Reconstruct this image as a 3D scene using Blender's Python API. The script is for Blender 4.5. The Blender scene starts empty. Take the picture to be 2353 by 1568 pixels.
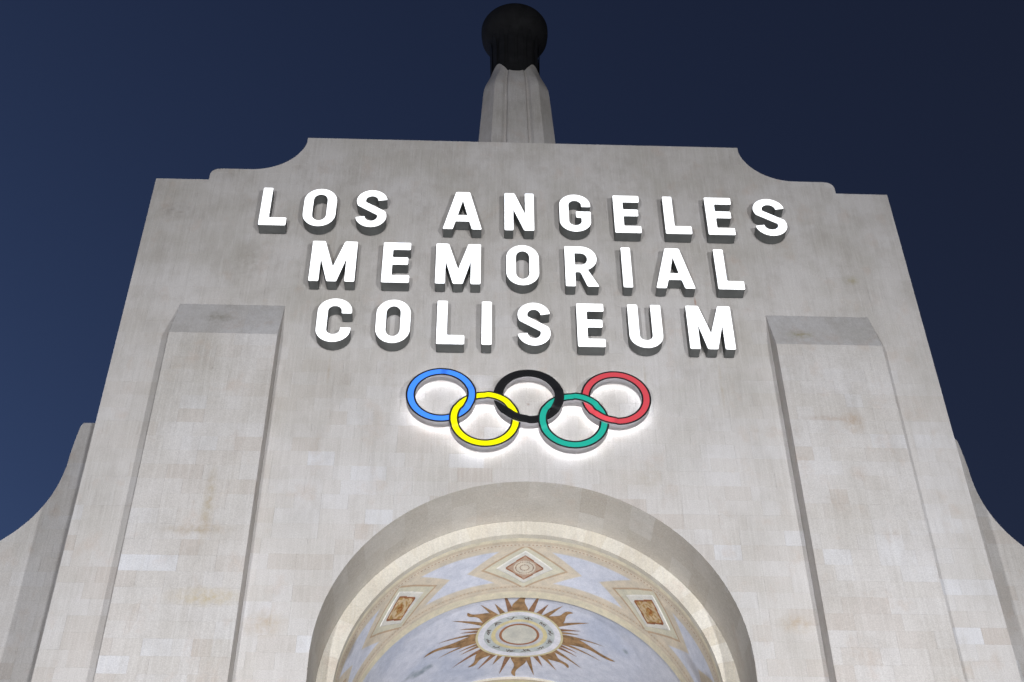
import bpy, bmesh, math, random
from mathutils import Vector, Matrix, noise
from mathutils.geometry import tessellate_polygon

S = bpy.context.scene
COL = S.collection
RND = random.Random(7)
PI = math.pi
H = 28.117                      # height of the facade's shoulder above the plaza

# ------------------------------------------------------------------ camera
def cam_axes(yaw, pit, rol):
    f = Vector((math.sin(yaw)*math.cos(pit), math.cos(yaw)*math.cos(pit), math.sin(pit)))
    r = Vector((math.cos(yaw), -math.sin(yaw), 0)); u = r.cross(f)
    c, s = math.cos(rol), math.sin(rol)
    return c*r+s*u, -s*r+c*u, f
CAMPOS = Vector((-1.2675, -23.1646, 1.6))
CR, CU, CF = cam_axes(0.040189, 0.745130, -0.007882)
LENS = 3273.999/2353*36
cd = bpy.data.cameras.new('camera'); cam = bpy.data.objects.new('camera', cd); COL.objects.link(cam)
cd.lens = LENS; cd.sensor_width = 36; cd.sensor_fit = 'HORIZONTAL'; cd.clip_end = 6000
M = Matrix((CR, CU, -CF)).transposed().to_4x4(); M.translation = CAMPOS
cam.matrix_world = M
S.camera = cam

# ------------------------------------------------------------------ sky: dusk, the sun already below the horizon to the left
wd = bpy.data.worlds.new('World'); S.world = wd; wd.use_nodes = True
nt = wd.node_tree; bg = nt.nodes['Background']
sk = nt.nodes.new('ShaderNodeTexSky'); sk.sky_type = 'NISHITA'; sk.sun_disc = False
sk.sun_elevation = math.radians(-5.5); sk.sun_rotation = math.radians(-60)
sk.air_density = 1.0; sk.dust_density = 0.5; sk.ozone_density = 1.65
nt.links.new(sk.outputs[0], bg.inputs[0]); bg.inputs[1].default_value = 0.15

S.view_settings.view_transform = 'Standard'; S.view_settings.look = 'None'
EXP = 6.75                      # a long night exposure
S.view_settings.exposure = EXP; EX = 2.0**EXP; S.view_settings.gamma = 1.0; S.view_settings.use_curve_mapping = False

# floodlights: x, y, height of head, aim (x, z), watts
FLOODS = [(-9.5, -33.0, 1.1, -1.0, 14.0, 985.0, 81, 'at the left of the plaza'), (0.8, -27.0, 1.1, 0.0, 13.5, 770.0, 82, 'in the middle of the plaza'),
          (11.5, -33.0, 1.1, 1.0, 14.0, 1085.0, 81, 'at the right of the plaza'),
          (-2.7, 0.6, 0.35, 0.4, 19.0, 68.0, 52, 'at the left foot of the archway, tilted up, added to brighten the vault'), (2.7, 0.6, 0.35, -0.4, 19.0, 68.0, 52, 'at the right foot of the archway, tilted up, added to brighten the vault')]  # archway pair stands out of view, added to brighten vault and soffit

# ------------------------------------------------------------------ node helpers
class NB:
    def __init__(s, name):
        s.m = bpy.data.materials.new(name); s.m.use_nodes = True
        s.t = s.m.node_tree; s.b = s.t.nodes['Principled BSDF']
    def n(s, ty, **kw):
        o = s.t.nodes.new(ty)
        for k, v in kw.items(): setattr(o, k, v)
        return o
    def l(s, a, b): s.t.links.new(a, b)
    def val(s, x, sock):
        if isinstance(x, (int, float, tuple)): sock.default_value = x
        else: s.l(x, sock)
    def math(s, op, a, b=0.0, c=0.0, clamp=False):
        o = s.n('ShaderNodeMath', operation=op, use_clamp=clamp)
        for i, x in enumerate((a, b, c)): s.val(x, o.inputs[i])
        return o.outputs[0]
    def mix(s, f, a, b, mode='MIX'):
        o = s.n('ShaderNodeMix', data_type='RGBA', blend_type=mode)
        s.val(f, o.inputs[0]); s.val(a, o.inputs[6]); s.val(b, o.inputs[7])
        return o.outputs[2]
    def pos(s): return s.n('ShaderNodeNewGeometry').outputs['Position']
    def mapped(s, v, scale, loc=(0, 0, 0)):
        o = s.n('ShaderNodeMapping'); s.l(v, o.inputs[0])
        o.inputs['Scale'].default_value = scale; o.inputs['Location'].default_value = loc
        return o.outputs[0]
    def noise(s, v, scale=1.0, detail=3.0, rough=0.55):
        o = s.n('ShaderNodeTexNoise'); s.l(v, o.inputs['Vector'])
        o.inputs['Scale'].default_value = scale; o.inputs['Detail'].default_value = detail
        o.inputs['Roughness'].default_value = rough
        return o.outputs['Fac']
    def rng(s, x, a, b, c=0.0, d=1.0):
        o = s.n('ShaderNodeMapRange'); s.val(x, o.inputs[0])
        for i, v in enumerate((a, b, c, d)): o.inputs[i+1].default_value = v
        return o.outputs[0]
    def ramp(s, x, stops):
        o = s.n('ShaderNodeValToRGB'); s.l(x, o.inputs[0]); e = o.color_ramp.elements
        while len(e) < len(stops): e.new(0.5)
        for i, (p, c) in enumerate(stops): e[i].position = p; e[i].color = c if len(c) == 4 else (*c, 1)
        return o.outputs[0]
    def spot(s, c, half):
        # soft patch round the point c, half sizes (x, y, z)
        P = s.pos(); d = s.n('ShaderNodeVectorMath', operation='SUBTRACT'); s.l(P, d.inputs[0]); d.inputs[1].default_value = c
        q = s.n('ShaderNodeVectorMath', operation='DIVIDE'); s.l(d.outputs[0], q.inputs[0]); q.inputs[1].default_value = half
        L = s.n('ShaderNodeVectorMath', operation='LENGTH'); s.l(q.outputs[0], L.inputs[0])
        return s.rng(L.outputs['Value'], 1.0, 0.2, 0.0, 1.0)
    def bump(s, h, strength, dist):
        o = s.n('ShaderNodeBump'); o.inputs['Strength'].default_value = strength; o.inputs['Distance'].default_value = dist
        s.l(h, o.inputs['Height']); s.l(o.outputs[0], s.b.inputs['Normal'])

def stone_material(name, tan=(0.455, 0.412, 0.378), mid=(0.500, 0.472, 0.448), pale=(0.530, 0.510, 0.500), white=(0.563, 0.558, 0.572), stains=True):
    k = NB(name); P = k.pos()
    a = k.n('ShaderNodeAttribute', attribute_type='OBJECT', attribute_name='tint').outputs['Fac']
    g = k.n('ShaderNodeAttribute', attribute_type='GEOMETRY', attribute_name='tint_face').outputs['Fac']
    t = k.math('ADD', a, g)
    c = k.ramp(t, [(0.0, tan), (0.35, mid), (0.72, pale), (1.0, white)])
    # broad uneven weathering, fine vertical streaks, grain
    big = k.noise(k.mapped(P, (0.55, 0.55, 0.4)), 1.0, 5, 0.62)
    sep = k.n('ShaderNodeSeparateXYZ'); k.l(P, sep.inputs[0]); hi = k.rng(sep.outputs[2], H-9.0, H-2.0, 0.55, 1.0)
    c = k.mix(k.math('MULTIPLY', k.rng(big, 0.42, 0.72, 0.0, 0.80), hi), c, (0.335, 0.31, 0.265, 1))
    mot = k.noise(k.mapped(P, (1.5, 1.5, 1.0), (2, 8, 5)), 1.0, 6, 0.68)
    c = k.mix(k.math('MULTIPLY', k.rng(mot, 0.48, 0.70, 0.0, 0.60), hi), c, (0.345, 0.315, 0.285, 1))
    st = k.noise(k.mapped(P, (7.0, 7.0, 0.35)), 1.0, 4, 0.6)
    c = k.mix(k.rng(st, 0.50, 0.78, 0.0, 0.28), c, (0.33, 0.305, 0.275, 1))
    st2 = k.noise(k.mapped(P, (24.0, 24.0, 0.9), (3, 1, 7)), 1.0, 3, 0.6)
    c = k.mix(k.rng(st2, 0.46, 0.72, 0.0, 0.27), c, (0.62, 0.60, 0.575, 1))
    pk = k.noise(k.mapped(P, (1.7, 1.7, 1.3), (9, 3, 1)), 1.0, 5, 0.65)
    c = k.mix(k.rng(pk, 0.56, 0.76, 0.0, 0.42), c, (0.43, 0.335, 0.27, 1))
    gr = k.noise(P, 42.0, 4, 0.75)
    c = k.mix(1.0, c, k.ramp(gr, [(0.25, (0.78, 0.78, 0.78)), (0.75, (1.19, 1.19, 1.19))]), 'MULTIPLY')
    if stains:
        nz = k.rng(k.noise(P, 7.0, 3, 0.6), 0.35, 0.65, 0.15, 1.0)
        for ctr, half, colr, f in STAINS:
            m = k.spot(ctr, half)
            c = k.mix(k.math('MULTIPLY', k.math('MULTIPLY', m, nz), f*(1.0 if colr == RUST else 0.72)), c, (*colr, 1))
    k.l(c, k.b.inputs['Base Color']); k.b.inputs['Roughness'].default_value = 0.9
    k.b.inputs['Specular IOR Level'].default_value = 0.2
    k.bump(k.math('ADD', k.noise(P, 9.0, 5, 0.7), k.math('MULTIPLY', k.noise(k.mapped(P, (30, 30, 4)), 1.0, 3), 0.6)), 0.35, 0.02)
    return k.m

RUST = (0.30, 0.10, 0.03)
STAINS = [((3.86, 0, H-3.95), (0.035, 0.3, 0.36), RUST, 1.0),
          ((6.05, -0.15, H-5.05), (0.38, 0.5, 0.22), (0.24, 0.20, 0.05), 0.95),
          ((6.75, -0.43, H-7.65), (0.30, 0.3, 0.40), (0.30, 0.19, 0.09), 0.7),
          ((6.30, -0.43, H-7.55), (0.75, 0.3, 0.10), (0.30, 0.19, 0.12), 0.45),
          ((-6.30, -0.43, H-10.0), (0.14, 0.3, 1.1), (0.30, 0.23, 0.12), 0.75),
          ((-6.45, -0.43, H-10.6), (0.80, 0.3, 0.14), (0.29, 0.22, 0.13), 0.75),
          ((-6.05, -0.43, H-12.1), (0.85, 0.3, 0.26), (0.38, 0.28, 0.10), 0.7),
          ((-4.95, 0.0, H-12.4), (0.45, 0.3, 0.35), (0.38, 0.28, 0.17), 0.7),
          ((5.0, 0.0, H-12.25), (0.45, 0.3, 0.25), (0.36, 0.26, 0.15), 0.7),
          ((-6.85, -0.2, H-4.75), (0.45, 0.5, 0.30), (0.22, 0.20, 0.15), 0.75),
          ((-8.35, 0.0, H-1.1), (0.55, 0.3, 0.40), (0.25, 0.22, 0.19), 0.75),
          ((-6.4, 0.0, H-2.8), (0.5, 0.3, 0.9), (0.26, 0.23, 0.19), 0.6),
          ((-4.3, 0.0, H-6.1), (0.045, 0.3, 0.55), (0.33, 0.27, 0.19), 0.7), ((2.55, 0.0, H-6.2), (0.04, 0.3, 0.6), (0.34, 0.28, 0.19), 0.7),
          ((-1.6, 0.0, H-6.0), (0.035, 0.3, 0.5), (0.32, 0.27, 0.21), 0.6), ((4.2, 0.0, H-6.3), (0.05, 0.3, 0.8), (0.34, 0.27, 0.18), 0.6),
          ((0.0, 0.0, H-6.95), (0.05, 0.3, 0.07), (0.18, 0.10, 0.07), 0.9),
          ((7.6, 0.0, H-3.0), (0.25, 0.3, 0.2), (0.25, 0.21, 0.09), 0.7),
          ((2.3, 0.0, H-8.9), (0.9, 0.3, 0.5), (0.36, 0.30, 0.22), 0.4)]

def plain(name, col, rough=0.6, metal=0.0, var=0.0, vscale=4.0, emit=None, estr=0.0, spec=0.5):
    k = NB(name)
    if var:
        f = k.noise(k.pos(), vscale, 4, 0.6)
        c = k.mix(1.0, (*col, 1), k.ramp(f, [(0.3, (1-var,)*3), (0.7, (1+var,)*3)]), 'MULTIPLY')
        k.l(c, k.b.inputs['Base Color'])
    else: k.b.inputs['Base Color'].default_value = (*col, 1)
    k.b.inputs['Roughness'].default_value = rough; k.b.inputs['Metallic'].default_value = metal
    k.b.inputs['Specular IOR Level'].default_value = spec
    if emit:
        k.b.inputs['Emission Color'].default_value = (*emit, 1); k.b.inputs['Emission Strength'].default_value = estr/EX
    return k.m

def painted(name):
    k = NB(name); P = k.pos()
    a = k.n('ShaderNodeVertexColor', layer_name='paint').outputs['Color']
    f = k.noise(P, 5.0, 5, 0.65); g = k.noise(P, 38.0, 3, 0.7)
    c = k.mix(1.0, a, k.ramp(f, [(0.3, (0.84, 0.85, 0.87)), (0.7, (1.10, 1.08, 1.06))]), 'MULTIPLY')
    c = k.mix(1.0, c, k.ramp(g, [(0.3, (0.88, 0.88, 0.88)), (0.7, (1.1, 1.1, 1.1))]), 'MULTIPLY')
    k.l(c, k.b.inputs['Base Color']); k.b.inputs['Roughness'].default_value = 0.85
    k.b.inputs['Specular IOR Level'].default_value = 0.2
    k.bump(g, 0.2, 0.01)
    return k.m

MAT = {}
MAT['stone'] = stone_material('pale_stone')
MAT['soffit'] = stone_material('reveal_stone', (0.40, 0.36, 0.31), (0.455, 0.42, 0.375), (0.49, 0.46, 0.42), (0.53, 0.51, 0.48), stains=False)
MAT['cream'] = stone_material('cream_stone', (0.50, 0.44, 0.34), (0.56, 0.51, 0.42), (0.61, 0.57, 0.49), (0.66, 0.63, 0.57), stains=False)
MAT['mortar'] = plain('mortar', (0.36, 0.335, 0.30), 0.95, var=0.15, vscale=6)
MAT['paint'] = painted('painted_plaster')
MAT['ochre'] = plain('ochre_paint', (0.31, 0.185, 0.09), 0.8, var=0.45, vscale=7)
MAT['umber'] = plain('umber_paint', (0.27, 0.145, 0.08), 0.8, var=0.35, vscale=9)
MAT['mark'] = plain('dark_paint', (0.13, 0.10, 0.085), 0.8)
def letter_light():
    k = NB('lit_letter_face'); k.b.inputs['Base Color'].default_value = (0.85, 0.87, 0.9, 1); k.b.inputs['Roughness'].default_value = 0.5
    f = k.noise(k.pos(), 2.6, 2, 0.5)
    c = k.ramp(f, [(0.60, (1.0, 1.0, 1.0)), (0.74, (0.70, 0.78, 0.94))])
    k.l(c, k.b.inputs['Emission Color']); k.b.inputs['Emission Strength'].default_value = 1.15/EX
    return k.m
MAT['letter_face'] = letter_light()
MAT['letter_case'] = plain('letter_casing_metal', (0.085, 0.088, 0.085), 0.55, var=0.2, vscale=3)
MAT['ring_case'] = plain('ring_casing_metal', (0.42, 0.41, 0.43), 0.5, var=0.15, vscale=3)
MAT['ring_trim'] = plain('black_trim', (0.010, 0.010, 0.011), 0.6)
MAT['halo'] = plain('halo_led', (0.8, 0.8, 0.85), 0.5, emit=(0.93, 0.95, 1.0), estr=7.0)
MAT['bronze'] = plain('dark_bronze', (0.012, 0.012, 0.013), 0.75, var=0.3, vscale=3, spec=0.2)
MAT['paving'] = plain('plaza_paving', (0.16, 0.155, 0.15), 0.9, var=0.2, vscale=0.6)
MAT['dark_metal'] = plain('floodlight_housing', (0.03, 0.03, 0.032), 0.5, metal=0.6)
MAT['lens'] = plain('floodlight_lens', (0.9, 0.9, 0.9), 0.2, emit=(0.95, 0.97, 1.0), estr=6.0)

# ------------------------------------------------------------------ object helpers
def link(name, me, mat=None, parent=None):
    o = bpy.data.objects.new(name, me); COL.objects.link(o)
    if mat is not None and not me.materials: me.materials.append(mat)
    if parent is not None: o.parent = parent
    return o
def mesh(name, vs, fs, smooth=False):
    me = bpy.data.meshes.new(name); me.from_pydata([tuple(v) for v in vs], [], fs); me.update()
    if smooth: me.polygons.foreach_set('use_smooth', [True]*len(me.polygons))
    return me
def empty(name, loc, label, cat, group=None):
    o = bpy.data.objects.new(name, None); COL.objects.link(o); o.location = loc; o.empty_display_size = 0.3
    o['label'] = label; o['category'] = cat
    if group: o['group'] = group
    return o
def child(o, parent):
    """parent a mesh that is written in world coordinates under an unrotated thing"""
    o.parent = parent; o.location = o.location - world_loc(parent); return o
def world_loc(o):
    v = o.location.copy()
    while o.parent: o = o.parent; v = v + o.location
    return v
class Geo:
    def __init__(s): s.v = []; s.f = []; s.t = []
    def add(s, vs, fs, tint=None):
        b = len(s.v); s.v += [tuple(v) for v in vs]; s.f += [tuple(i+b for i in f) for f in fs]
        if tint is not None: s.t += [tint]*len(fs)
    def box(s, x0, x1, y0, y1, z0, z1):
        s.add([(x0,y0,z0),(x1,y0,z0),(x1,y1,z0),(x0,y1,z0),(x0,y0,z1),(x1,y0,z1),(x1,y1,z1),(x0,y1,z1)],
              [(0,3,2,1),(4,5,6,7),(0,1,5,4),(1,2,6,5),(2,3,7,6),(3,0,4,7)])
    def build(s, name, mat, parent=None, smooth=False):
        me = mesh(name, s.v, s.f, smooth)
        if s.t:
            at = me.attributes.new('tint_face', 'FLOAT', 'FACE'); at.data.foreach_set('value', s.t)
        o = link(name, me, mat)
        if parent: child(o, parent)
        return o
def prism(poly, y0, y1):
    """closed solid from an (x, z) outline"""
    n = len(poly); vs = [(x, y0, z) for x, z in poly]+[(x, y1, z) for x, z in poly]
    tri = tessellate_polygon([[Vector((x, z, 0)) for x, z in poly]])
    fs = [tuple(t) for t in tri]+[tuple(n+i for i in reversed(t)) for t in tri]
    fs += [(i, (i+1) % n, n+(i+1) % n, n+i) for i in range(n)]
    return vs, fs
def fix_normals(me):
    bm = bmesh.new(); bm.from_mesh(me); bmesh.ops.recalc_face_normals(bm, faces=bm.faces); bm.to_mesh(me); bm.free()

def project(P):
    d = Vector(P)-CAMPOS; w = d.dot(CF)
    return (512+LENS/36*1024*d.dot(CR)/w, 341-LENS/36*1024*d.dot(CU)/w)

# ------------------------------------------------------------------ dimensions of the arch
W = 9.0; ZA = H-13.1055; R1 = 4.101; R2 = 3.766; R3 = 3.916
D1, D2, D3, DEPTH = 1.369, 3.789, 7.52, 9.4; RB = R3-0.06
XI, XO, DP = 5.4326, 7.7701, 0.434
ZT, ZW = H-5.46, H-4.19
def top_z(x):
    """height of the stepped and scooped parapet over x"""
    a = abs(x)
    if a >= 7.72: return H+0.05
    if a >= 7.50: return H+0.46-0.22+math.sqrt(max(0, 0.22**2-(a-7.50)**2))*1.0
    if a >= 6.75: return H+0.47
    if a >= 5.46: return H+1.78-math.sqrt(max(0, 1.31**2-(6.75-a)**2))
    return H+1.73
def arch_z(x, R=R1):
    a = abs(x)
    return ZA+math.sqrt(R*R-a*a) if a < R else 0.0
XS = sorted(set([round(s*v, 4) for s in (-1, 1) for v in [0, W, 7.719, 7.7201, 7.70, 7.66, 7.6, 7.5, 6.75, 6.5, 6.25, 6.0, 5.85, 5.7, 5.6, 5.53, 5.49, 5.47, 5.4601, 5.4599]]))

plaza = link('plaza', mesh('plaza', [(-2500, -2500, 0), (2500, -2500, 0), (2500, 2500, 0), (-2500, 2500, 0)], [(0, 1, 2, 3)]), MAT['paving'])
plaza['kind'] = 'structure'; plaza['label'] = 'grey paved plaza in front of the arch'

arch = empty('triumphal_arch', (0, 0, 0), 'floodlit pale stone triumphal arch with stepped parapet and painted vault', 'arch')
# concrete core behind the facing stones
prof = [(x*(W-0.03)/W, top_z(x)-0.03) for x in XS]
RC = R1+0.10
prof = [(-W+0.03, 0)]+prof+[(W-0.03, 0), (RC, 0)]+[(RC*math.cos(a), ZA+RC*math.sin(a)) for a in [PI*i/64 for i in range(65)]]+[(-RC, 0)]
vs, fs = prism(prof, 0.095, DEPTH); me = mesh('wall_core', vs, fs); fix_normals(me)
child(link('wall_core', me, MAT['mortar']), arch)

# ------------------------------------------------------------------ facing stones
STONES = []      # (kind, area in view, builder data)
GAP = 0.0007; BEV = 0.0015
_cache = {}
def rect_mesh(w, h, th):
    key = (round(w, 3), round(h, 3), th)
    if key not in _cache:
        a, b = w/2-GAP, h/2-GAP; c, d = a-BEV, b-BEV
        vs = [(-c,0,-d),(c,0,-d),(c,0,d),(-c,0,d),(-a,BEV,-b),(a,BEV,-b),(a,BEV,b),(-a,BEV,b),(-a,th,-b),(a,th,-b),(a,th,b),(-a,th,b)]
        fs = [(0,1,2,3)]
        for i in range(4):
            j = (i+1) % 4; fs += [(i, i+4, j+4, j), (i+4, i+8, j+8, j+4)]
        me = mesh('stone', vs, fs); fix_normals(me); me.materials.append(MAT['stone']); _cache[key] = me
    return _cache[key]
def poly_geo(poly, th):
    cx = sum(p[0] for p in poly)/len(poly); cz = sum(p[1] for p in poly)/len(poly)
    hx = max(abs(p[0]-cx) for p in poly); hz = max(abs(p[1]-cz) for p in poly); n = len(poly)
    def sc(d): return [((x-cx)*max(0.2, 1-d/hx), (z-cz)*max(0.2, 1-d/hz)) for x, z in poly]
    a, b = sc(GAP), sc(GAP+BEV)
    vs = [(x,0,z) for x,z in b]+[(x,BEV,z) for x,z in a]+[(x,th,z) for x,z in a]
    tri = tessellate_polygon([[Vector((x, z, 0)) for x, z in b]])
    fs = [tuple(t) for t in tri]
    for i in range(n):
        j = (i+1) % n; fs += [(i, i+n, j+n, j), (i+n, i+2*n, j+2*n, j+n)]
    return (cx, cz), vs, fs
def view_area(cx, y, cz, w, h):
    pts = [project((cx+sx*w/2, y, cz+sz*h/2)) for sx, sz in ((-1,-1),(1,-1),(1,1),(-1,1))]
    mx = sum(p[0] for p in pts)/4; my = sum(p[1] for p in pts)/4
    if not (-10 < mx < 1034 and -10 < my < 692): return 0.0
    return abs(sum(pts[i][0]*pts[(i+1) % 4][1]-pts[(i+1) % 4][0]*pts[i][1] for i in range(4)))/2
def tint(zl, x):
    drift = noise.noise(Vector((x*0.45, zl*0.62, 4.0)))+0.5*noise.noise(Vector((x*1.1, zl*1.6, 9.0)))
    t = 0.47+0.48*drift+RND.gauss(0, 0.12)
    r = RND.random()
    if r < 0.035: t = RND.uniform(0.88, 1.0)
    elif r < 0.06: t = RND.uniform(0.05, 0.15)
    if zl > H-9.5:
        f = max(0.2, 1-(zl-(H-9.5))/7.5); t = 0.45+(t-0.45)*f
    return max(0.01, min(1.0, t))
WID = [0.36, 0.36, 0.54, 0.72, 0.72, 0.9]
def course(x0, x1):
    """joint positions in one course between x0 and x1"""
    xs = [x0]; x = x0 + RND.choice((0.18, 0.36, 0.54))
    while x < x1-0.26:
        xs.append(x); x += RND.choice(WID)
    if x1-xs[-1] < 0.2 and len(xs) > 1: xs.pop()
    return xs+[x1]
HC = 0.36
def lay(x0, x1, z0, z1, y, parent_key, lo=None, hi=None, th=0.12):
    js = course(x0, x1)
    for a, b in zip(js[:-1], js[1:]):
        t = tint((z0+z1)/2, (a+b)/2)
        xs = [a, b]
        if lo is not None or hi is not None:
            n = max(2, int((b-a)/0.02)); xs = [a+(b-a)*i/n for i in range(n+1)]
            xs = sorted(set(xs+[x for x in XS if a < x < b]))
            L = [max(z0, lo(x)) if lo else z0 for x in xs]; U = [min(z1, hi(x)) if hi else z1 for x in xs]
            if all(u-l > (z1-z0)-1e-4 for u, l in zip(U, L)): xs = [a, b]
            else:
                # keep the runs where something of the stone is left
                run = []
                runs = []
                def lu(x): return max(z0, lo(x)) if lo else z0, min(z1, hi(x)) if hi else z1
                def edge(xa, xb):       # xa empty, xb filled
                    for _ in range(14):
                        xm = (xa+xb)/2; l, u = lu(xm)
                        if u-l > 0.003: xb = xm
                        else: xa = xm
                    l, u = lu(xb); return (xb, l, u)
                for q, (x, l, u) in enumerate(zip(xs, L, U)):
                    if u-l > 0.003:
                        if not run and q: run.append(edge(xs[q-1], x))
                        run.append((x, l, u))
                    else:
                        if run:
                            run.append(edge(x, run[-1][0]))
                            runs.append(run)
                        run = []
                if len(run) > 1: runs.append(run)
                for r in runs:
                    poly = [(x, l) for x, l, u in r]+[(x, u) for x, l, u in reversed(r)]
                    out = []
                    for q in poly:
                        if not out or (abs(q[0]-out[-1][0])+abs(q[1]-out[-1][1])) > 1e-4: out.append(q)
                    # drop collinear points
                    red = [q for i, q in enumerate(out) if abs((q[0]-out[i-1][0])*(out[(i+1) % len(out)][1]-q[1])-(q[1]-out[i-1][1])*(out[(i+1) % len(out)][0]-q[0])) > 1e-6]
                    if len(red) < 3: continue
                    (cx, cz), vs, fs = poly_geo(red, th)
                    w = max(q[0] for q in red)-min(q[0] for q in red); h = max(q[1] for q in red)-min(q[1] for q in red)
                    if w < 0.03 or h < 0.02: continue
                    STONES.append(dict(a=view_area(cx, y, cz, w, h)*0.7, p=(cx, y, cz), vs=vs, fs=fs, t=t, k=parent_key))
                continue
        cx, cz = (a+b)/2, (z0+z1)/2
        STONES.append(dict(a=view_area(cx, y, cz, b-a, z1-z0), p=(cx, y, cz), wh=(b-a, z1-z0, th), t=t, k=parent_key))

nrow = int((H+1.8)/HC)+1
for k in range(nrow):
    z0, z1 = k*HC, (k+1)*HC
    # front wall
    if z1 <= ZT:
        lay(-W, -XO, z0, z1, 0, 'wall'); lay(XO, W, z0, z1, 0, 'wall')
        if z0 >= ZA+R1: lay(-XI, XI, z0, z1, 0, 'wall')
        else:
            lay(-XI, 0 if z1 > ZA+R1-0.01 else -max(0.01, 0), z0, z1, 0, 'wall', lo=arch_z) if z1 > ZA else lay(-XI, -R1, z0, z1, 0, 'wall')
            lay(0, XI, z0, z1, 0, 'wall', lo=arch_z) if z1 > ZA else lay(R1, XI, z0, z1, 0, 'wall')
    elif z0 < H+1.75:
        if z1 > H: lay(-W, W, z0, z1, 0, 'wall', hi=top_z)
        else: lay(-W, W, z0, z1, 0, 'wall')
    # the two projecting buttress panels
    if z0 < ZT:
        for s in (-1, 1):
            a, b = (XI, XO) if s > 0 else (-XO, -XI)
            lay(a, b, z0, min(z1, ZT), -DP, 'left' if s < 0 else 'right')

butt = {}
for s, key in ((-1, 'left'), (1, 'right')):
    a, b = (XI, XO) if s > 0 else (-XO, -XI)
    g = Geo()   # box with a steep weathered top
    y1 = 0.05; yf = -DP+0.1
    sl = [(yf, 0), (yf, ZT-0.06), (0.0, ZW-0.07), (y1, ZW-0.07), (y1, 0)]
    n = len(sl); vs = [(a+0.003, y, z) for y, z in sl]+[(b-0.003, y, z) for y, z in sl]
    g.add(vs, [tuple(range(n)), tuple(range(2*n-1, n-1, -1))]+[(i, (i+1) % n, n+(i+1) % n, n+i) for i in range(n)])
    o = g.build('buttress', MAT['stone'], arch); fix_normals(o.data); o['tint'] = 0.30; butt[key] = o
    # sloping cap slabs
    cuts = [a, a+0.78, a+1.56, b]
    for c0, c1 in zip(cuts[:-1], cuts[1:]):
        g = Geo(); e = GAP
        A0, A1 = (-DP, ZT+0.002), (-0.004, ZW)
        lo = (-DP, ZT-0.0); inn0 = (-DP+0.11, ZT+0.0); inn1 = (0.06, ZW-0.05)
        q = [A0, A1, (0.06, ZW), inn1, inn0]; m = len(q)
        g.add([(c0+e, y, z) for y, z in q]+[(c1-e, y, z) for y, z in q],
              [tuple(range(m)), tuple(range(2*m-1, m-1, -1))]+[(i, (i+1) % m, m+(i+1) % m, m+i) for i in range(m)])
        o = g.build('cap_slab', MAT['stone'], butt[key]); fix_normals(o.data); o['tint'] = RND.uniform(0.6, 0.8)

# wings behind the arch on either side: a scooped shoulder stepping down
YW = 2.4
def wing_z(x):
    a = abs(x)
    P = [(8.0, -5.72), (10.06, -5.72), (10.11, -5.80), (10.15, -6.1), (10.19, -6.6)]
    P = P[:5]+[(10.19+3.4*(1-math.cos(t))**1.12, -6.6-3.2*math.sin(t)) for t in [i/30*PI/2 for i in range(1, 31)]]+[(60, -9.8)]
    for (x0, z0), (x1, z1) in zip(P[:-1], P[1:]):
        if x0 <= a <= x1:
            return H+z0+(z1-z0)*(a-x0)/(x1-x0)
    return H-9.8
WX = [8.0, 10.06, 10.11, 10.15]+[10.19+3.4*(1-math.cos(i/30*PI/2))**1.12 for i in range(31)]+[14.5, 26.0]
XS = sorted(set(XS+[s*x for x in WX for s in (-1, 1)]))
wing = {}
for s, key, lab in ((-1, 'wing_l', 'scooped stone wing wall behind the left edge of the arch'), (1, 'wing_r', 'scooped stone wing wall behind the right edge of the arch')):
    w = empty('wing_wall', (s*15, YW, 0), lab, 'wall', 'wing walls flanking the arch'); wing[key] = w
    pf = [(s*8.0, 0)]+[(s*x, wing_z(x)-0.02) for x in WX]+[(s*26.0, 0)]
    vs, fs = prism(pf, YW+0.095, YW+5); me = mesh('wall_core', vs, fs); fix_normals(me); child(link('wall_core', me, MAT['mortar']), w)
    for k in range(int(8.0/HC), int((H-5.7)/HC)+1):
        z0, z1 = k*HC, (k+1)*HC
        if s < 0: lay(-14.0, -8.5, z0, z1, YW, key, hi=wing_z)
        else: lay(8.5, 14.0, z0, z1, YW, key, hi=wing_z)

# the stones that show largest become pieces of their own, the rest one part per parent
def emit(keys, roots, limit):
    L = sorted([d for d in STONES if d['k'] in keys], key=lambda d: -d['a'])
    rest = {k: Geo() for k in keys}
    for i, d in enumerate(L):
        par = roots[d['k']]
        if i < limit and d['a'] > 0:
            if 'wh' in d: me = rect_mesh(*d['wh'])
            else: me = mesh('stone', d['vs'], d['fs']); fix_normals(me)
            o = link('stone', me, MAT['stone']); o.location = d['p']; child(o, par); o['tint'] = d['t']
        else:
            if 'wh' in d:
                w, h, th = d['wh']; a, b = w/2-GAP, h/2-GAP
                vs = [(-a,0,-b),(a,0,-b),(a,0,b),(-a,0,b),(-a,th,-b),(a,th,-b),(a,th,b),(-a,th,b)]
                fs = [(0,1,2,3),(0,4,5,1),(1,5,6,2),(2,6,7,3),(3,7,4,0)]
            else: vs, fs = d['vs'], d['fs']
            px, py, pz = d['p']
            rest[d['k']].add([(x+px, y+py, z+pz) for x, y, z in vs], fs, d['t'])
    for k, g in rest.items():
        if g.v:
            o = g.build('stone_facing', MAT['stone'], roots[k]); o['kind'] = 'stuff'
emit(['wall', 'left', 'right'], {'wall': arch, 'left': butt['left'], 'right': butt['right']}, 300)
for k in wing: emit([k], {k: wing[k]}, 60)

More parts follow.
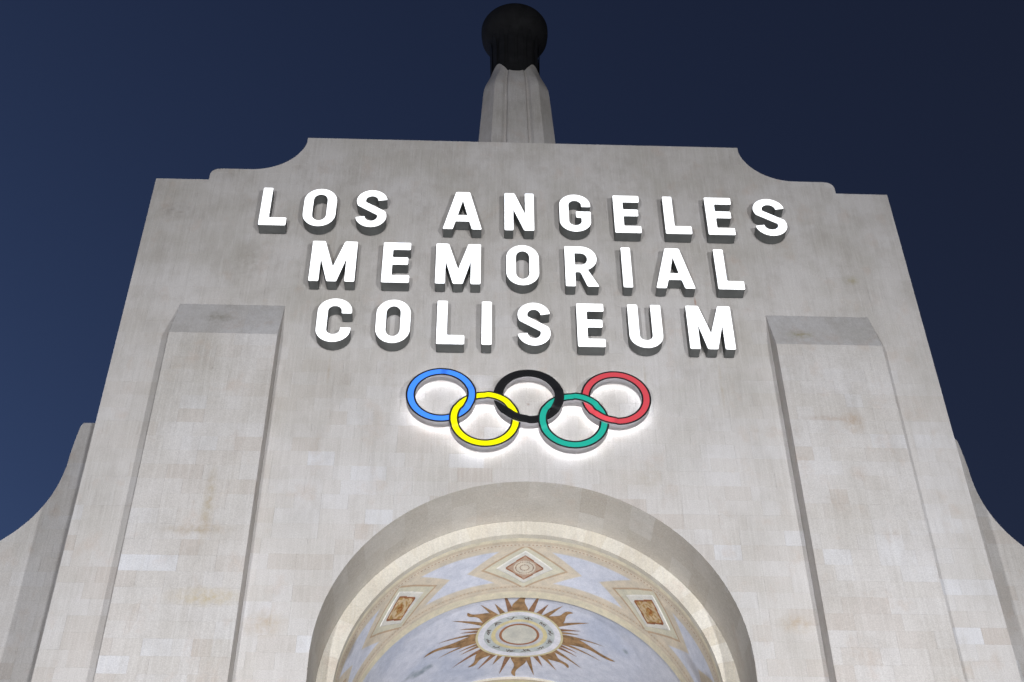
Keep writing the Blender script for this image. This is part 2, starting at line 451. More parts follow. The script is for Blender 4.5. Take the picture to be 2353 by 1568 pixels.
# ------------------------------------------------------------------ arch reveal, voussoirs and painted vault
def path(s, R):
    h = R*PI/2
    if abs(s) <= h: a = s/R; return R*math.sin(a), ZA+R*math.cos(a), math.sin(a), math.cos(a)
    sg = 1 if s > 0 else -1
    return sg*R, ZA-(abs(s)-h), sg, 0.0
def patch(s0, s1, y0, y1, R, th, n=6, e=GAP):
    vs = []; fs = []
    s0 += e; s1 -= e; y0 += e; y1 -= e
    for i in range(n+1):
        x, z, nx, nz = path(s0+(s1-s0)*i/n, R)
        vs += [(x, y0, z), (x, y1, z), (x+nx*th, y0, z+nz*th), (x+nx*th, y1, z+nz*th)]
    for i in range(n):
        a, b = 4*i, 4*i+4
        fs += [(a, a+1, b+1, b), (a, b, b+2, a+2), (a+1, a+3, b+3, b+1)]
    fs += [(0, 2, 3, 1), (4*n, 4*n+1, 4*n+3, 4*n+2)]
    return vs, fs
reveal = link('arch_reveal', mesh('arch_reveal', *(lambda q: (q[0], q[1]))(patch(-R1*PI/2-6, R1*PI/2+6, 0.1, D1+0.3, R1+0.06, 0.05, 120))), MAT['mortar']); child(reveal, arch)
fix_normals(reveal.data)
hs = R1*PI/2
step = 2*hs/24
for i in range(-3, 27):
    s0 = -hs+i*step
    ys = [0.0, 0.55 if i % 2 else 0.82, D1]
    for j in range(2):
        vs, fs = patch(s0, s0+step, ys[j], ys[j+1], R1, 0.07, 5)
        me = mesh('reveal_stone', vs, fs); fix_normals(me)
        o = link('reveal_stone', me, MAT['soffit']); child(o, reveal); o['tint'] = RND.uniform(0.15, 0.8)
# cream ring: voussoirs facing front, set back in the opening
ring = Geo()
n = 96
vs = []; fs = []
archivolt = link('archivolt', mesh('archivolt', *patch(-R2*PI/2-6, R2*PI/2+6, D1+0.06, DEPTH-0.1, R3+0.05, 0.1, 120)), MAT['mortar']); child(archivolt, arch); fix_normals(archivolt.data)
NV = 30
for i in range(-4, NV+4):
    a0 = -PI/2+PI*i/NV; a1 = a0+PI/NV
    def rp(a, R):
        if a < -PI/2: return -R, ZA-( -PI/2-a)*R1
        if a > PI/2: return R, ZA-(a-PI/2)*R1
        return R*math.sin(a), ZA+R*math.cos(a)
    m = 4; e = 0.00015; vs = []; fs = []
    for q in range(m+1):
        a = a0+e+(a1-a0-2*e)*q/m
        xo, zo = rp(a, R1-0.003); xi, zi = rp(a, R2)
        vs += [(xi, D1, zi), (xo, D1, zo), (xi, D1+0.14, zi), (xo, D1+0.14, zo)]
    for q in range(m):
        b = 4*q; c = b+4
        fs += [(b, c, c+1, b+1), (b, b+2, c+2, c)]
    fs += [(0, 1, 3, 2), (4*m, 4*m+2, 4*m+3, 4*m+1)]
    me = mesh('voussoir', vs, fs); fix_normals(me)
    o = link('voussoir', me, MAT['cream']); child(o, archivolt); o['tint'] = RND.uniform(0.30, 0.85)

def lin(r, g, b):
    f = lambda c: (c/255/12.92 if c/255 <= 0.04045 else ((c/255+0.055)/1.055)**2.4)
    return (f(r), f(g), f(b))
def mixc(a, b, t):
    t = max(0.0, min(1.0, t)); return tuple(x+(y-x)*t for x, y in zip(a, b))
def sm(e0, e1, x):
    t = max(0.0, min(1.0, (x-e0)/(e1-e0))); return t*t*(3-2*t)
K = 1.0    # painted tones are a little darker than they look under the lamps
C_CREAM = lin(214, 206, 184); C_TAN = lin(200, 186, 166); C_SAGE = lin(206, 202, 184); C_BLUE = lin(205, 209, 223); C_WHITE = lin(214, 212, 206)
C_RUST = lin(150, 98, 66); C_PINK = lin(211, 202, 187); C_OCH = lin(172, 138, 88)
def grid_paint(name, s0, s1, y0, y1, R, ns, ny, colour, parent):
    vs = []; cols = []
    for i in range(ns+1):
        s = s0+(s1-s0)*i/ns; x, z, nx, nz = path(s, R)
        for j in range(ny+1):
            y = y0+(y1-y0)*j/ny; vs.append((x, y, z)); cols += [*colour(s, y), 1.0]
    fs = [(i*(ny+1)+j, (i+1)*(ny+1)+j, (i+1)*(ny+1)+j+1, i*(ny+1)+j+1) for i in range(ns) for j in range(ny)]
    me = mesh(name, vs, fs, True); at = me.color_attributes.new('paint', 'FLOAT_COLOR', 'POINT'); at.data.foreach_set('color', cols)
    o = link(name, me, MAT['paint']); child(o, parent); return o

DIA = [math.radians(a)*R2 for a in (-88, -44, 0, 44, 88)]
YD = 2.59
def soffit_colour(s, y):
    c = C_SAGE
    c = mixc(c, C_CREAM, sm(1.46, 1.50, y))
    c = mixc(c, C_TAN, sm(1.60, 1.63, y))
    c = mixc(c, C_PINK, sm(1.70, 1.72, y)*0.7)
    if 1.745 < y < 1.775 and int(s*24) % 2: c = mixc(c, C_RUST, 0.55)
    c = mixc(c, C_TAN, sm(1.79, 1.82, y)*0.6)
    # blue field
    d = min(abs(s-q) for q in DIA)
    nearest = min(DIA, key=lambda q: abs(s-q)); du = abs(s-nearest); dv = abs(y-YD)
    tanf = mixc(C_PINK, C_TAN, 0.35)
    if 1.84 < y:
        c = tanf
        e = du/1.22+dv/1.10
        blue = sm(1.0, 1.05, e)*sm(1.94, 2.0, y)*(1-sm(3.10, 3.17, y))
        c = mixc(c, C_BLUE, blue)
    if y > 3.28: c = mixc(c, C_TAN, sm(3.28, 3.31, y)*0.7)
    if 3.335 < y < 3.362 and int(s*24) % 2: c = mixc(c, C_RUST, 0.5)
    c = mixc(c, C_PINK, sm(3.40, 3.42, y)*0.6)
    c = mixc(c, C_TAN, (sm(3.45, 3.47, y)-sm(3.50, 3.52, y))*0.8)
    c = mixc(c, C_CREAM, sm(3.52, 3.55, y))
    # lines parallel to the diamonds
    if 1.83 < y < 3.34:
        e = du/0.90+dv/0.78
        c = mixc(c, C_SAGE, 1-sm(0.97, 1.0, e))
        if 0.97 < e < 1.06: c = mixc(c, lin(178, 150, 122), 0.75)
    f = noise.noise(Vector((s*0.8, y*0.8, 3)))*0.10
    # dirt at the haunches
    g = sm(0.15, 0.5, noise.noise(Vector((s*1.3, y*1.3, 11))))*sm(3.2, 4.6, abs(s))*0.45
    c = mixc(c, lin(120, 104, 84), g)
    return tuple(max(0.0, x*K*(1+f)) for x in c)
soff = grid_paint('painted_soffit', -R2*PI/2-1.5, R2*PI/2+1.5, D1+0.14, D2, R2, 1100, 190, soffit_colour, archivolt)

def on_vault(u, v, R): x, z, nx, nz = path(u, R); return (x, v, z)
def strip_obj(name, ring_pts, faces, mat, parent, paint=None):
    me = mesh(name, ring_pts, faces, True)
    if paint:
        at = me.color_attributes.new('paint', 'FLOAT_COLOR', 'POINT'); at.data.foreach_set('color', [q for p in paint for q in (*p, 1.0)])
    o = link(name, me, mat); child(o, parent); return o
# diamond panels, slightly raised plaster
for s0 in DIA[1:4]:
    N = 44; vs = []; cols = []; fs = []
    A, B = 0.62, 0.62
    for i in range(N+1):
        for j in range(N+1):
            # rotated grid so that the outline is a clean rhombus
            p, q = i/N*2-1, j/N*2-1; u = (p-q)/2*A; v = (p+q)/2*B
            e = abs(u)/0.42+abs(v)/0.475; lift = 0.012 if max(abs(p), abs(q)) < 0.999 else 0.0
            rr = math.hypot(u/0.235, v/0.26)
            c = C_WHITE
            if e < 1.0: c = mixc(C_RUST, lin(118, 74, 52), sm(0.2, 0.6, noise.noise(Vector((u*9+s0, v*9, 0)))))
            if e < 0.86 and s0 != 0: c = mixc(C_OCH, lin(206, 184, 152), sm(-0.15, 0.2, noise.noise(Vector((u*11+s0*3, v*11, 5)))))
            if e < 0.9 and s0 == 0: c = mixc(C_RUST, C_PINK, 0.45)
            if s0 == 0 and rr < 1.0: c = C_PINK
            if s0 == 0 and (0.78 < rr < 0.86 or 0.36 < rr < 0.44): c = lin(150, 122, 104)
            if s0 != 0 and 0.85 < rr < 1.0: c = lin(196, 172, 140)
            if s0 != 0 and rr < 0.45: c = mixc(C_OCH, lin(150, 92, 50), sm(-0.1, 0.25, noise.noise(Vector((u*16, v*16, s0)))))
            cols.append(tuple(x*K for x in c)); vs.append(on_vault(s0+u, YD+v, R2-lift))
    fs = [(i*(N+1)+j, (i+1)*(N+1)+j, (i+1)*(N+1)+j+1, i*(N+1)+j+1) for i in range(N) for j in range(N)]
    strip_obj('diamond_panel', vs, fs, MAT['paint'], archivolt, cols)

# sky-blue vault with the sun
C_SKY = lin(206, 209, 222); C_SKY2 = lin(184, 191, 210)
YS = 5.55
def vault_colour(s, y):
    n1 = noise.fractal(Vector((s*0.55, y*0.55, 2.0)), 1.0, 2.0, 5); n2 = noise.fractal(Vector((s*1.6, y*1.6, 8.0)), 1.0, 2.0, 4)
    c = mixc(C_SKY, C_SKY2, sm(-0.15, 0.55, n1)*0.8+0.25*sm(0.9, 3.2, abs(s)))
    r = math.hypot(s, y-YS)
    c = mixc(c, lin(214, 214, 224), 1-sm(1.0, 1.9, r))
    for (a, b, ra, rb, f) in ((-2.75, 6.0, 0.62, 0.30, 0.75), (2.55, 4.95, 0.12, 0.12, 0.6), (-3.4, 6.3, 0.3, 0.3, 0.5), (3.1, 6.6, 0.6, 0.4, 0.35)):
        q = math.hypot((s-a)/ra, (y-b)/rb)+n2*0.9; c = mixc(c, lin(106, 122, 128), (1-sm(0.25, 1.0, q))*f)
    if y < D2+0.1: c = mixc(c, C_TAN, 0.4)
    c = mixc(c, C_CREAM, sm(2.9, 4.4, abs(s))*0.15)
    return tuple(x*K for x in c)
vault = grid_paint('sun_vault', -R3*PI/2-1.5, R3*PI/2+1.5, D2, D3+0.1, R3, 500, 150, vault_colour, arch)
# step between the diamond band and the higher vault
def ringface(name, Ra, Rb, y, mat, parent, flip=False):
    vs = []; n = 120
    for i in range(n+1):
        a = -PI/2+PI*i/n; 
        for R in (Ra, Rb): vs.append((R*math.sin(a), y, ZA+R*math.cos(a)))
    fs = [(2*i, 2*i+1, 2*i+3, 2*i+2) for i in range(n)]
    me = mesh(name, vs, fs, True); o = link(name, me, mat); child(o, parent); return o
o = ringface('vault_step', R2, R3, D2-0.001, MAT['cream'], vault); o['tint'] = 0.5
def rib_colour(s, y):
    c = mixc(C_TAN, lin(214, 204, 162), sm(D3+0.05, D3+0.09, y))
    return tuple(x*K for x in c)
rib = grid_paint('vault_rib', -R2*PI/2-1.5, R2*PI/2+1.5, D3, DEPTH, RB, 160, 30, rib_colour, arch)
o = ringface('rib_edge', RB, R3, D3, MAT['cream'], rib); o['tint'] = 0.3

def annulus(name, r0, r1, off, mat, parent, col=None, n=96, m=4):
    vs = []; fs = []; cols = []
    for i in range(n):
        a = 2*PI*i/n
        for j in range(m+1):
            r = r0+(r1-r0)*j/m; vs.append(on_vault(r*math.cos(a), YS+r*math.sin(a), R3-off))
            if col: 
                f = 1+0.12*noise.noise(Vector((math.cos(a)*r*4, math.sin(a)*r*4, off*900)))
                cols.append(tuple(x*K*f for x in col))
    for i in range(n):
        k = ((i+1) % n)
        for j in range(m): fs.append((i*(m+1)+j, k*(m+1)+j, k*(m+1)+j+1, i*(m+1)+j+1))
    return strip_obj(name, vs, fs, mat, parent, cols if col else None)
P_ = MAT['paint']
annulus('medallion_rim', 0.965, 1.02, 0.020, P_, vault, lin(206, 196, 160))
annulus('white_band', 0.82, 0.965, 0.019, P_, vault, lin(222, 222, 230))
annulus('sign_band', 0.65, 0.82, 0.017, P_, vault, lin(190, 196, 196))
annulus('yellow_band', 0.55, 0.65, 0.019, P_, vault, lin(214, 202, 160))
annulus('grey_band', 0.465, 0.55, 0.017, P_, vault, lin(196, 196, 200))
annulus('rust_band', 0.405, 0.465, 0.019, P_, vault, lin(158, 112, 84))
annulus('medallion_disc', 0.0, 0.405, 0.021, P_, vault, lin(204, 202, 192), m=8)
g = Geo()
for i in range(12):
    a0 = 2*PI*(i+0.5)/12
    for q in range(5):
        a = a0+(q-2)*0.052+RND.uniform(-0.01, 0.01); r = 0.735+RND.uniform(-0.025, 0.025)
        ln = RND.uniform(0.022, 0.06); wd_ = RND.uniform(0.007, 0.014); th = RND.uniform(0, PI)
        cs, sn = math.cos(th), math.sin(th)
        pts = [(r*math.cos(a)+cs*x-sn*y, r*math.sin(a)+sn*x+cs*y) for x, y in ((-ln, -wd_), (ln, -wd_), (ln, wd_), (-ln, wd_))]
        g.add([on_vault(u, YS+v, R3-0.022) for u, v in pts], [(0, 1, 2, 3)])
g.build('sign_marks', MAT['mark'], vault)['kind'] = 'stuff'
def ray(ang, r1, wdt, wave, mat):
    n = 18; vs = []; fs = []
    ca, sa = math.cos(ang), math.sin(ang)
    for i in range(n+1):
        t = i/n; r = 0.99+(r1-0.99)*t
        if wave: w = wdt*((1-t)**0.62)*(1+0.30*math.sin(t*7.0+0.3)); off = wave*math.sin(t*PI*1.9)*0.06*(0.5+t)
        else: w = wdt*(1-t)**0.9; off = 0
        for sd in (-1, 1):
            q = off+sd*w/2; vs.append(on_vault(r*ca-q*sa, YS+r*sa+q*ca, R3-0.014))
    fs = [(2*i, 2*i+1, 2*i+3, 2*i+2) for i in range(n)]
    strip_obj('sun_ray', vs, fs, mat, vault)
for k in range(8):
    a = k*PI/4; L = {0: 2.32, 1: 1.70, 2: 1.92}[(k % 4) if k % 4 != 3 else 1]
    ray(a, L, 0.30, 1 if k % 2 else -1, MAT['ochre'])
for q in range(4):
    for (d, L, w) in ((9.5, 2.02, 0.10), (16, 1.48, 0.09), (22, 1.5, 0.10), (33, 1.86, 0.13), (56.5, 1.70, 0.13), (66, 1.46, 0.13), (77, 1.88, 0.14)):
        a = math.radians(d)
        a = {0: a, 1: PI-a, 2: PI+a, 3: -a}[q]
        ray(a, L*RND.uniform(0.98, 1.02), w, 0, MAT['ochre'] if RND.random() < 0.45 else MAT['umber'])

# ------------------------------------------------------------------ torch on the roof
TY = 4.3
torch = empty('torch_column', (0, TY, H+1.70), 'pale fluted torch column with dark bronze bowl above the parapet', 'torch')
def sect(ph):
    """outline of a square shaft with cut corners and two flutes per face, half width 1"""
    x, y = math.cos(ph), math.sin(ph); m = max(abs(x), abs(y), (abs(x)+abs(y))/1.66)
    r = 1/m; t = abs(y/x) if abs(x) > abs(y) else abs(x/y)
    if 0.26 < t < 0.42: r *= 1-0.085*math.sin((t-0.26)/0.16*PI)
    return r
def shaft_r(z):
    a = 1.10-(z-6.7)*0.053
    return a
N = 192; vs = []; fs = []; LV = 40
for j in range(LV+1):
    for i in range(N):
        ph = 2*PI*i/N; tz = 9.40+0.68*abs(math.sin(2*ph))**3.2
        z = 1.70+(tz-1.70)*(j/LV); r = shaft_r(z)*sect(ph)
        k = sm(8.5, 10.25, z); r = r*(1-k)+(0.80*min(1.0, r/1.0))*k if z > 8.5 else r
        vs.append((r*math.cos(ph), TY+r*math.sin(ph), H+z))
fs = [(j*N+i, j*N+(i+1) % N, (j+1)*N+(i+1) % N, (j+1)*N+i) for j in range(LV) for i in range(N)]
me = mesh('shaft', vs, fs); o = link('shaft', me, MAT['stone']); child(o, torch); o['tint'] = 0.42
prof = [(0.60, 8.4), (0.70, 9.2), (0.735, 10.0), (0.74, 10.9), (0.745, 11.45), (0.80, 11.75), (0.96, 12.0), (1.06, 12.22), (1.085, 12.45), (1.085, 12.66), (1.06, 12.72), (0.98, 12.70), (0.80, 12.45), (0.0, 12.2)]
N = 64; vs = [(r*math.cos(2*PI*i/N), TY+r*math.sin(2*PI*i/N), H+z) for r, z in prof for i in range(N)]
fs = [(j*N+i, j*N+(i+1) % N, (j+1)*N+(i+1) % N, (j+1)*N+i) for j in range(len(prof)-1) for i in range(N)]
bowl = link('bowl', mesh('bowl', vs, fs, True), MAT['bronze']); child(bowl, torch)
for i in range(16):      # leaf-shaped ribs up the neck
    a = 2*PI*(i+0.5)/16; g = Geo(); q = []
    for z, r, w in ((9.5, 0.74, 0.03), (10.2, 0.775, 0.09), (11.0, 0.785, 0.10), (11.5, 0.80, 0.08), (11.8, 0.86, 0.02)):
        for sd in (-1, 1): q.append(((r*math.cos(a)-sd*w*math.sin(a)), TY+(r*math.sin(a)+sd*w*math.cos(a)), H+z))
    g.add(q, [(2*i2, 2*i2+1, 2*i2+3, 2*i2+2) for i2 in range(4)])
    o = link('bowl_rib', mesh('bowl_rib', g.v, g.f), MAT['bronze']); child(o, bowl)

# ------------------------------------------------------------------ letters
CH = 1.31; ST = 0.226; YL = -0.32; YB = -0.05
def fillet(poly, r=0.034, n=3):
    out = []; L = len(poly)
    for i in range(L):
        p0, p1, p2 = Vector(poly[i-1]), Vector(poly[i]), Vector(poly[(i+1) % L])
        a, b = (p0-p1), (p2-p1); la, lb = a.length, b.length
        if la < 0.06 or lb < 0.06: out.append(tuple(p1)); continue
        a /= la; b /= lb
        if abs(a.dot(b)) > 0.96 and a.dot(b) < 0: out.append(tuple(p1)); continue
        d = min(r, la*0.4, lb*0.4); s, e = p1+a*d, p1+b*d
        for k in range(n+1):
            t = k/n; out.append(tuple(s*(1-t)**2+p1*2*t*(1-t)+e*t*t))
    return out
def arc(cx, cz, rx, rz, a0, a1, n=14):
    return [(cx+rx*math.cos(math.radians(a0+(a1-a0)*i/n)), cz+rz*math.sin(math.radians(a0+(a1-a0)*i/n))) for i in range(n+1)]
def stroke(pts, w):
    """outline of an open path of width w with butt ends and mitred corners"""
    L, Rr = [], []
    n = len(pts)
    for i, p in enumerate(pts):
        p = Vector(p); d0 = (p-Vector(pts[i-1])).normalized() if i else None; d1 = (Vector(pts[i+1])-p).normalized() if i < n-1 else None
        d0 = d0 or d1; d1 = d1 or d0
        n0, n1 = Vector((-d0.y, d0.x)), Vector((-d1.y, d1.x)); m = (n0+n1).normalized(); k = 1/max(0.4, m.dot(n0))
        L.append(tuple(p+m*k*w/2)); Rr.append(tuple(p-m*k*w/2))
    return L+Rr[::-1]
def glyph(c, w):
    h, t = CH, ST; b = 0.24
    if c == 'L': return [fillet([(0, 0), (w, 0), (w, b+0.03), (t, b+0.03), (t, h), (0, h)])]
    if c == 'I': return [fillet([(0, 0), (w, 0), (w, h), (0, h)])]
    if c == 'E':
        m = h*0.535
        return [fillet([(0, 0), (w, 0), (w, b), (t, b), (t, m-b/2), (w*0.93, m-b/2), (w*0.93, m+b/2), (t, m+b/2), (t, h-b), (w, h-b), (w, h), (0, h)])]
    if c == 'N': return [fillet([(0, 0), (t*0.93, 0), (t*0.93, h*0.56), (w-t*1.05, 0), (w, 0), (w, h), (w-t*0.93, h), (w-t*0.93, h*0.44), (t*1.05, h), (0, h)])]
    if c == 'M':
        v = 0.24*w
        return [fillet([(0, 0), (t, 0), (t, h*0.56), (w/2-0.11, 0), (w/2+0.11, 0), (w-t, h*0.56), (w-t, 0), (w, 0), (w, h), (w-v-0.04, h), (w/2, h*0.36), (v+0.04, h), (0, h)])]
    if c == 'A':
        ax = 0.165
        out = [(0, 0), (0.235, 0), (0.296, 0.27), (w-0.296, 0.27), (w-0.235, 0), (w, 0), (w/2+ax, h), (w/2-ax, h)]
        k0, k1 = 0.49, 0.99; x0 = 0.235+0.225*0.49
        return [fillet(out), fillet([(x0, k0), (w-x0, k0), (w/2, k1+0.02)], 0.015)]
    if c == 'O':
        r = w/2; ri = r-t*0.97
        o = arc(r, h-0.42, r, 0.42, 0, 180, 20)+arc(r, 0.42, r, 0.42, 180, 360, 20)
        i = arc(r, h-0.40, ri, 0.20, 0, 180, 14)+arc(r, 0.40, ri, 0.20, 180, 360, 14)
        return [o, i]
    if c == 'U':
        r = w/2; m = r-t/2
        return [fillet(stroke([(t/2, h)]+arc(r, 0.375, m, 0.375-t/2, 180, 360, 18)+[(w-t/2, h)], t))]
    if c == 'C':
        r = w/2; m = r-t/2
        return [fillet(stroke([(w-t/2, h-0.45)]+arc(r, h-0.375, m, 0.375-t/2, 0, 180, 18)+arc(r, 0.375, m, 0.375-t/2, 180, 360, 18)+[(w-t/2, 0.43)], t))]
    if c == 'G':
        r = w/2; m = r-t/2
        return [fillet(stroke([(w-t/2, h-0.44)]+arc(r, h-0.375, m, 0.375-t/2, 0, 180, 18)+arc(r, 0.375, m, 0.375-t/2, 180, 350, 18)+[(w-t/2, 0.60), (w/2+0.02, 0.60)], t*0.97))]
    if c == 'S':
        r = w/2; m = r-t/2; q = h/4+t/4
        up = arc(r, h-q, m, q-t/2, 8, 180, 14); lo = arc(r, q, m, q-t/2, 0, -172, 14)
        mid = []
        for i in range(1, 12):
            k = i/12; x = t/2+(w-t)*(k*k*(3-2*k)); z = (h-q)+((q)-(h-q))*k
            mid.append((x, z))
        # smooth S spine: upper bowl, diagonal, lower bowl
        up = arc(r, h-q, m, q-t/2, 5, 205, 16); lo = arc(r, q, m, q-t/2, 25, -175, 16)
        return [fillet(stroke(up+lo, t*0.94), 0.02)]
    if c == 'R':
        bw = 0.39; zc = h-bw
        out = [(0, 0), (t, 0), (t, 0.46), (t+0.12, 0.46), (w-0.27, 0), (w, 0), (w-0.25, 0.545)]+arc(w-0.40, h-0.40, 0.37, 0.40, -58, 90, 14)+[(0, h)]
        inn = [(t, 0.70), (w-0.40, 0.70)]+arc(w-0.40, 0.70+0.19, 0.15, 0.19, -90, 90, 10)[1:]+[(t, 1.08)]
        return [fillet(out), inn]
def letter(c, x0, w, zb, label, scale_h):
    loops = glyph(c, w); L3 = [[Vector((x, z*scale_h, 0)) for x, z in lp] for lp in loops]
    root = empty('channel_letter', (x0, 0, zb), label, 'letter', 'lit letters of the name on the facade')
    tri = tessellate_polygon(L3); flat = [p for lp in L3 for p in lp]
    g = Geo(); g.add([(p.x, YL-0.004, p.y) for p in flat], [tuple(t) for t in tri])
    me = mesh('letter_face', g.v, g.f); fo = link('letter_face', me, MAT['letter_face']); fo.parent = root
    for f in me.polygons:
        if f.normal.y > 0: f.flip()
    g = Geo()
    for lp in L3:
        n = len(lp)
        g.add([(p.x, YL, p.y) for p in lp]+[(p.x, YB, p.y) for p in lp], [(i, (i+1) % n, n+(i+1) % n, n+i) for i in range(n)])
    g.add([(p.x, YB, p.y) for p in flat], [tuple(t) for t in tri])
    me = mesh('casing', g.v, g.f); co = link('casing', me, MAT['letter_case']); co.parent = root
    g = Geo()
    cx = sum(p.x for p in L3[0])/len(L3[0])
    for k in (0.07, CH-0.12):
        xx = {'L': 0.12, 'E': 0.12, 'C': w/2, 'O': w/2, 'S': w/2, 'U': 0.12, 'G': w/2}.get(c, 0.12 if c in 'NMIR' else w/2-0.02)
        if c == 'A' and k < 0.2: xx = 0.12
        if c == 'U' and k < 0.2: xx = w/2
        g.box(xx-0.02, xx+0.02, YB-0.001, 0.02, k, k+0.04)
    so = g.build('standoff', MAT['letter_case']); so.parent = root
    return root
ORD = ['first', 'second', 'third', 'fourth', 'fifth', 'sixth', 'seventh', 'eighth']
ROWS = [(H-1.885, 'top row', [('LOS', [(-6.278, .64), (-5.270, .77), (-4.033, .74)]),
            ('ANGELES', [(-1.958, .92), (-0.503, .70), (0.806, .75), (2.109, .625), (3.309, .625), (4.324, .64), (5.470, .77)])]),
        (H-3.70, 'middle row', [('MEMORIAL', [(-4.941, 1.035), (-3.303, .63), (-2.084, 1.03), (-0.466, .75), (0.887, .765), (2.20, .215), (2.947, .895), (4.363, .61)])]),
        (H-5.555, 'bottom row', [('COLISEUM', [(-4.642, .755), (-3.343, .755), (-2.003, .61), (-1.015, .22), (-0.227, .735), (1.094, .605), (2.240, .742), (3.554, 1.0)])])]
for zb, row, words in ROWS:
    for word, L in words:
        for i, (c, (x0, w)) in enumerate(zip(word, L)):
            letter(c, x0, w, zb, f'glowing white letter {c}, {ORD[i]} letter of {word} in the {row}', 1.0)

# ------------------------------------------------------------------ five interlaced rings
sign = empty('ring_emblem', (-0.006, 0, H-7.35), 'emblem of five interlaced coloured rings, halo lit, above the arch', 'emblem')
RO, RI = 0.741, 0.548; SP = 1.843; Z1, Z2 = H-7.0245, H-7.6662
YF, YK = -0.352, -0.175
RINGS = {'blue': (-SP, Z1), 'black': (0, Z1), 'red': (SP, Z1), 'yellow': (-SP/2, Z2), 'green': (SP/2, Z2)}
COLS = {'blue': ((0.045, 0.20, 0.80), 0.62), 'black': ((0.012, 0.012, 0.013), 0.0), 'red': ((0.46, 0.052, 0.065), 0.72), 'yellow': ((0.66, 0.64, 0.0), 0.72), 'green': ((0.012, 0.27, 0.20), 0.62)}
# crossings where the first ring passes over the second (u: upper crossing, l: lower crossing)
OVER = [('blue', 'yellow', 'u'), ('yellow', 'blue', 'l'), ('yellow', 'black', 'u'), ('black', 'yellow', 'l'), ('black', 'green', 'u'), ('green', 'black', 'l'), ('green', 'red', 'u'), ('red', 'green', 'l')]
def crossings(a, b):
    (x0, z0), (x1, z1) = RINGS[a], RINGS[b]; d = math.hypot(x1-x0, z1-z0); r = (RO+RI)/2
    h = math.sqrt(r*r-d*d/4); mx, mz = (x0+x1)/2, (z0+z1)/2; px, pz = -(z1-z0)/d*h, (x1-x0)/d*h
    P = sorted([(mx+px, mz+pz), (mx-px, mz-pz)], key=lambda q: -q[1]); return {'u': P[0], 'l': P[1]}
def ring_mat(name, col, es):
    k = NB('ring_face_'+name); k.b.inputs['Base Color'].default_value = (*col, 1); k.b.inputs['Roughness'].default_value = 0.4
    if es:
        at = k.n('ShaderNodeAttribute', attribute_type='GEOMETRY', attribute_name='glow').outputs['Fac']
        k.b.inputs['Emission Color'].default_value = (*col, 1); k.l(k.math('MULTIPLY', at, es/EX), k.b.inputs['Emission Strength'])
    return k.m
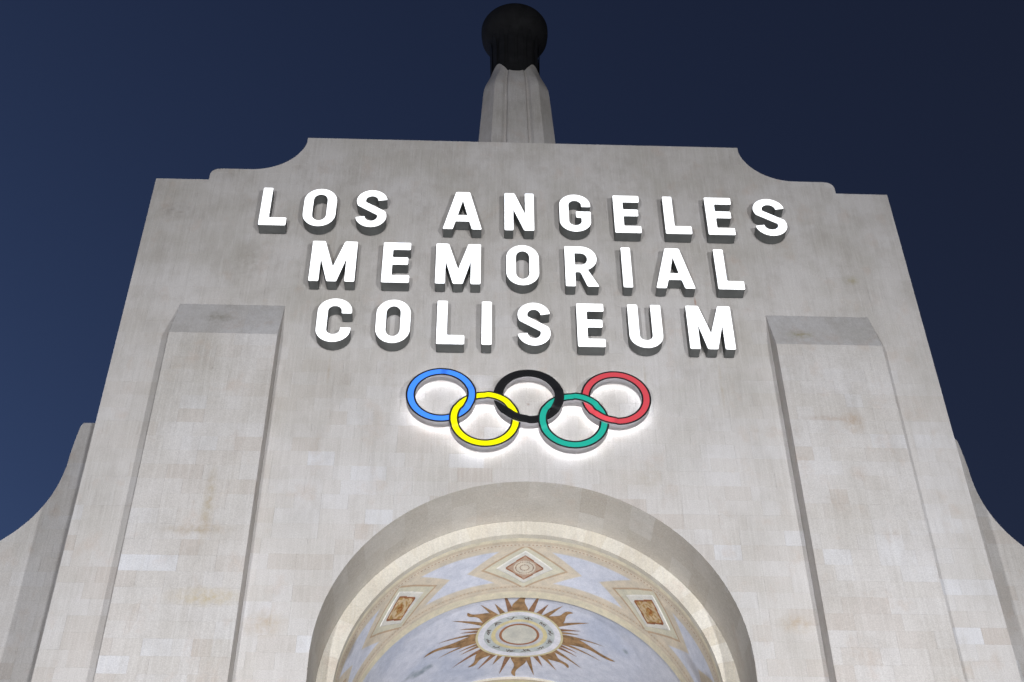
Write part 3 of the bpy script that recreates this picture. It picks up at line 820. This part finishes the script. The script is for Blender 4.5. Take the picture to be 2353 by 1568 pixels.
for name, (cx, cz) in RINGS.items():
    col, es = COLS[name]; N = 160
    pts = [crossings(a, b)[w] for a, b, w in OVER if a == name]
    angs = [math.atan2(q[1]-cz, q[0]-cx) for q in pts]
    def lift(a):
        v = 0.0
        for q in angs:
            d = abs((a-q+PI) % (2*PI)-PI); v = max(v, 1-sm(0.34, 0.48, d))
        return 0.028*v
    def band(r0, r1, yo, glow=None):
        vs = []; gl = []
        for i in range(N):
            a = 2*PI*i/N; y = YF-lift(a)-yo
            for r in (r0, r1): vs.append((r*math.cos(a), y, r*math.sin(a))); gl.append(glow(a) if glow else 0.0)
        fs = [(2*i, 2*((i+1) % N), 2*((i+1) % N)+1, 2*i+1) for i in range(N)]
        me = mesh('ring_band', vs, fs, True)
        if glow:
            at = me.attributes.new('glow', 'FLOAT', 'POINT'); at.data.foreach_set('value', gl)
        return me
    # casing: the inner and outer return
    vs = []; fs = []
    for i in range(N):
        a = 2*PI*i/N; y = YF-lift(a)
        for r in (RI, RO): vs += [(r*math.cos(a), y, r*math.sin(a)), (r*math.cos(a), YK, r*math.sin(a))]
    for i in range(N):
        b, c = 4*i, 4*((i+1) % N); fs += [(b, b+1, c+1, c), (b+2, c+2, c+3, b+3), (b+1, b+3, c+3, c+1)]
    me = mesh('ring', vs, fs); fix_normals(me)
    for f in me.polygons: f.use_smooth = abs(f.normal.y) < 0.5
    ro = link('ring', me, MAT['ring_case']); ro.parent = sign; ro.location = Vector((cx, 0, cz))-Vector((0, 0, H-7.35))
    ro['label'] = f'{name} ring of the emblem'
    def glow(a, name=name):
        a = a % (2*PI)
        if name == 'blue': return 1-0.98*(1-sm(0.06, 0.13, abs(a-1.50)))
        if name == 'red':  return 0.62+0.5*(sm(3.25, 3.3, a)-sm(4.55, 4.6, a))
        if name == 'yellow': return 1-0.25*(1-sm(0.02, 0.12, abs(a-4.68)))
        return 1.0
    f = link('ring_face', band(RI+0.034, RO-0.034, 0.004, glow), ring_mat(name, col, es)); f.parent = ro
    t = link('trim', band(RO-0.034, RO+0.004, 0.003), MAT['ring_trim']); t.parent = ro
    t = link('trim', band(RI-0.004, RI+0.034, 0.003), MAT['ring_trim']); t.parent = ro
    # light strip on the back of the casing, facing the wall
    vs = []
    for i in range(N):
        a = 2*PI*i/N
        for r in (RI+0.06, RO-0.06): vs.append((r*math.cos(a), YK+0.004, r*math.sin(a)))
    me = mesh('light_strip', vs, [(2*i, 2*i+1, 2*((i+1) % N)+1, 2*((i+1) % N)) for i in range(N)])
    l = link('light_strip', me, MAT['halo']); l.parent = ro

# ------------------------------------------------------------------ floodlights on the plaza and the added archway uplights
for i, (x, y, z, ax, az, watt, cone, where) in enumerate(FLOODS):
    f = empty('floodlight', (x, y, 0), 'black floodlight on a short stand '+where, 'floodlight', 'floodlights on the plaza')
    d = (Vector((ax, 0 if y < -5 else 5.8, az))-Vector((x, y, z))).normalized(); q = d.to_track_quat('-Z', 'Y')
    g = Geo(); g.box(-0.25, 0.25, -0.25, 0.25, 0, 0.06); g.box(-0.05, 0.05, -0.05, 0.05, 0.06, max(0.07, z-0.30)); g.box(-0.45, 0.45, -0.03, 0.03, z-0.36, z-0.30)
    g.box(-0.45, -0.42, -0.03, 0.03, z-0.30, z+0.05); g.box(0.42, 0.45, -0.03, 0.03, z-0.30, z+0.05)
    b = g.build('stand', MAT['dark_metal']); b.parent = f
    g = Geo(); g.box(-0.40, 0.40, -0.28, 0.28, 0.0, 0.18); g.box(-0.30, 0.30, -0.2, 0.2, 0.18, 0.28)
    hd = g.build('housing', MAT['dark_metal']); hd.parent = f; hd.location = (0, 0, z); hd.rotation_mode = 'QUATERNION'; hd.rotation_quaternion = q
    g = Geo(); g.add([(-0.36, -0.24, -0.003), (0.36, -0.24, -0.003), (0.36, 0.24, -0.003), (-0.36, 0.24, -0.003)], [(0, 3, 2, 1)])
    ln = g.build('lens', MAT['lens']); ln.parent = hd
    ld = bpy.data.lights.new('flood_lamp', 'SPOT'); ld.energy = watt*2**4.8/EX; ld.color = (0.945, 0.962, 1.0) if y < -5 else (1.0, 0.97, 0.93); ld.spot_size = math.radians(cone); ld.spot_blend = 1.0; ld.shadow_soft_size = 0.3
    lo = bpy.data.objects.new('flood_lamp', ld); COL.objects.link(lo); lo.parent = f; lo.location = Vector((0, 0, z))+d*0.35; lo.rotation_mode = 'QUATERNION'; lo.rotation_quaternion = q
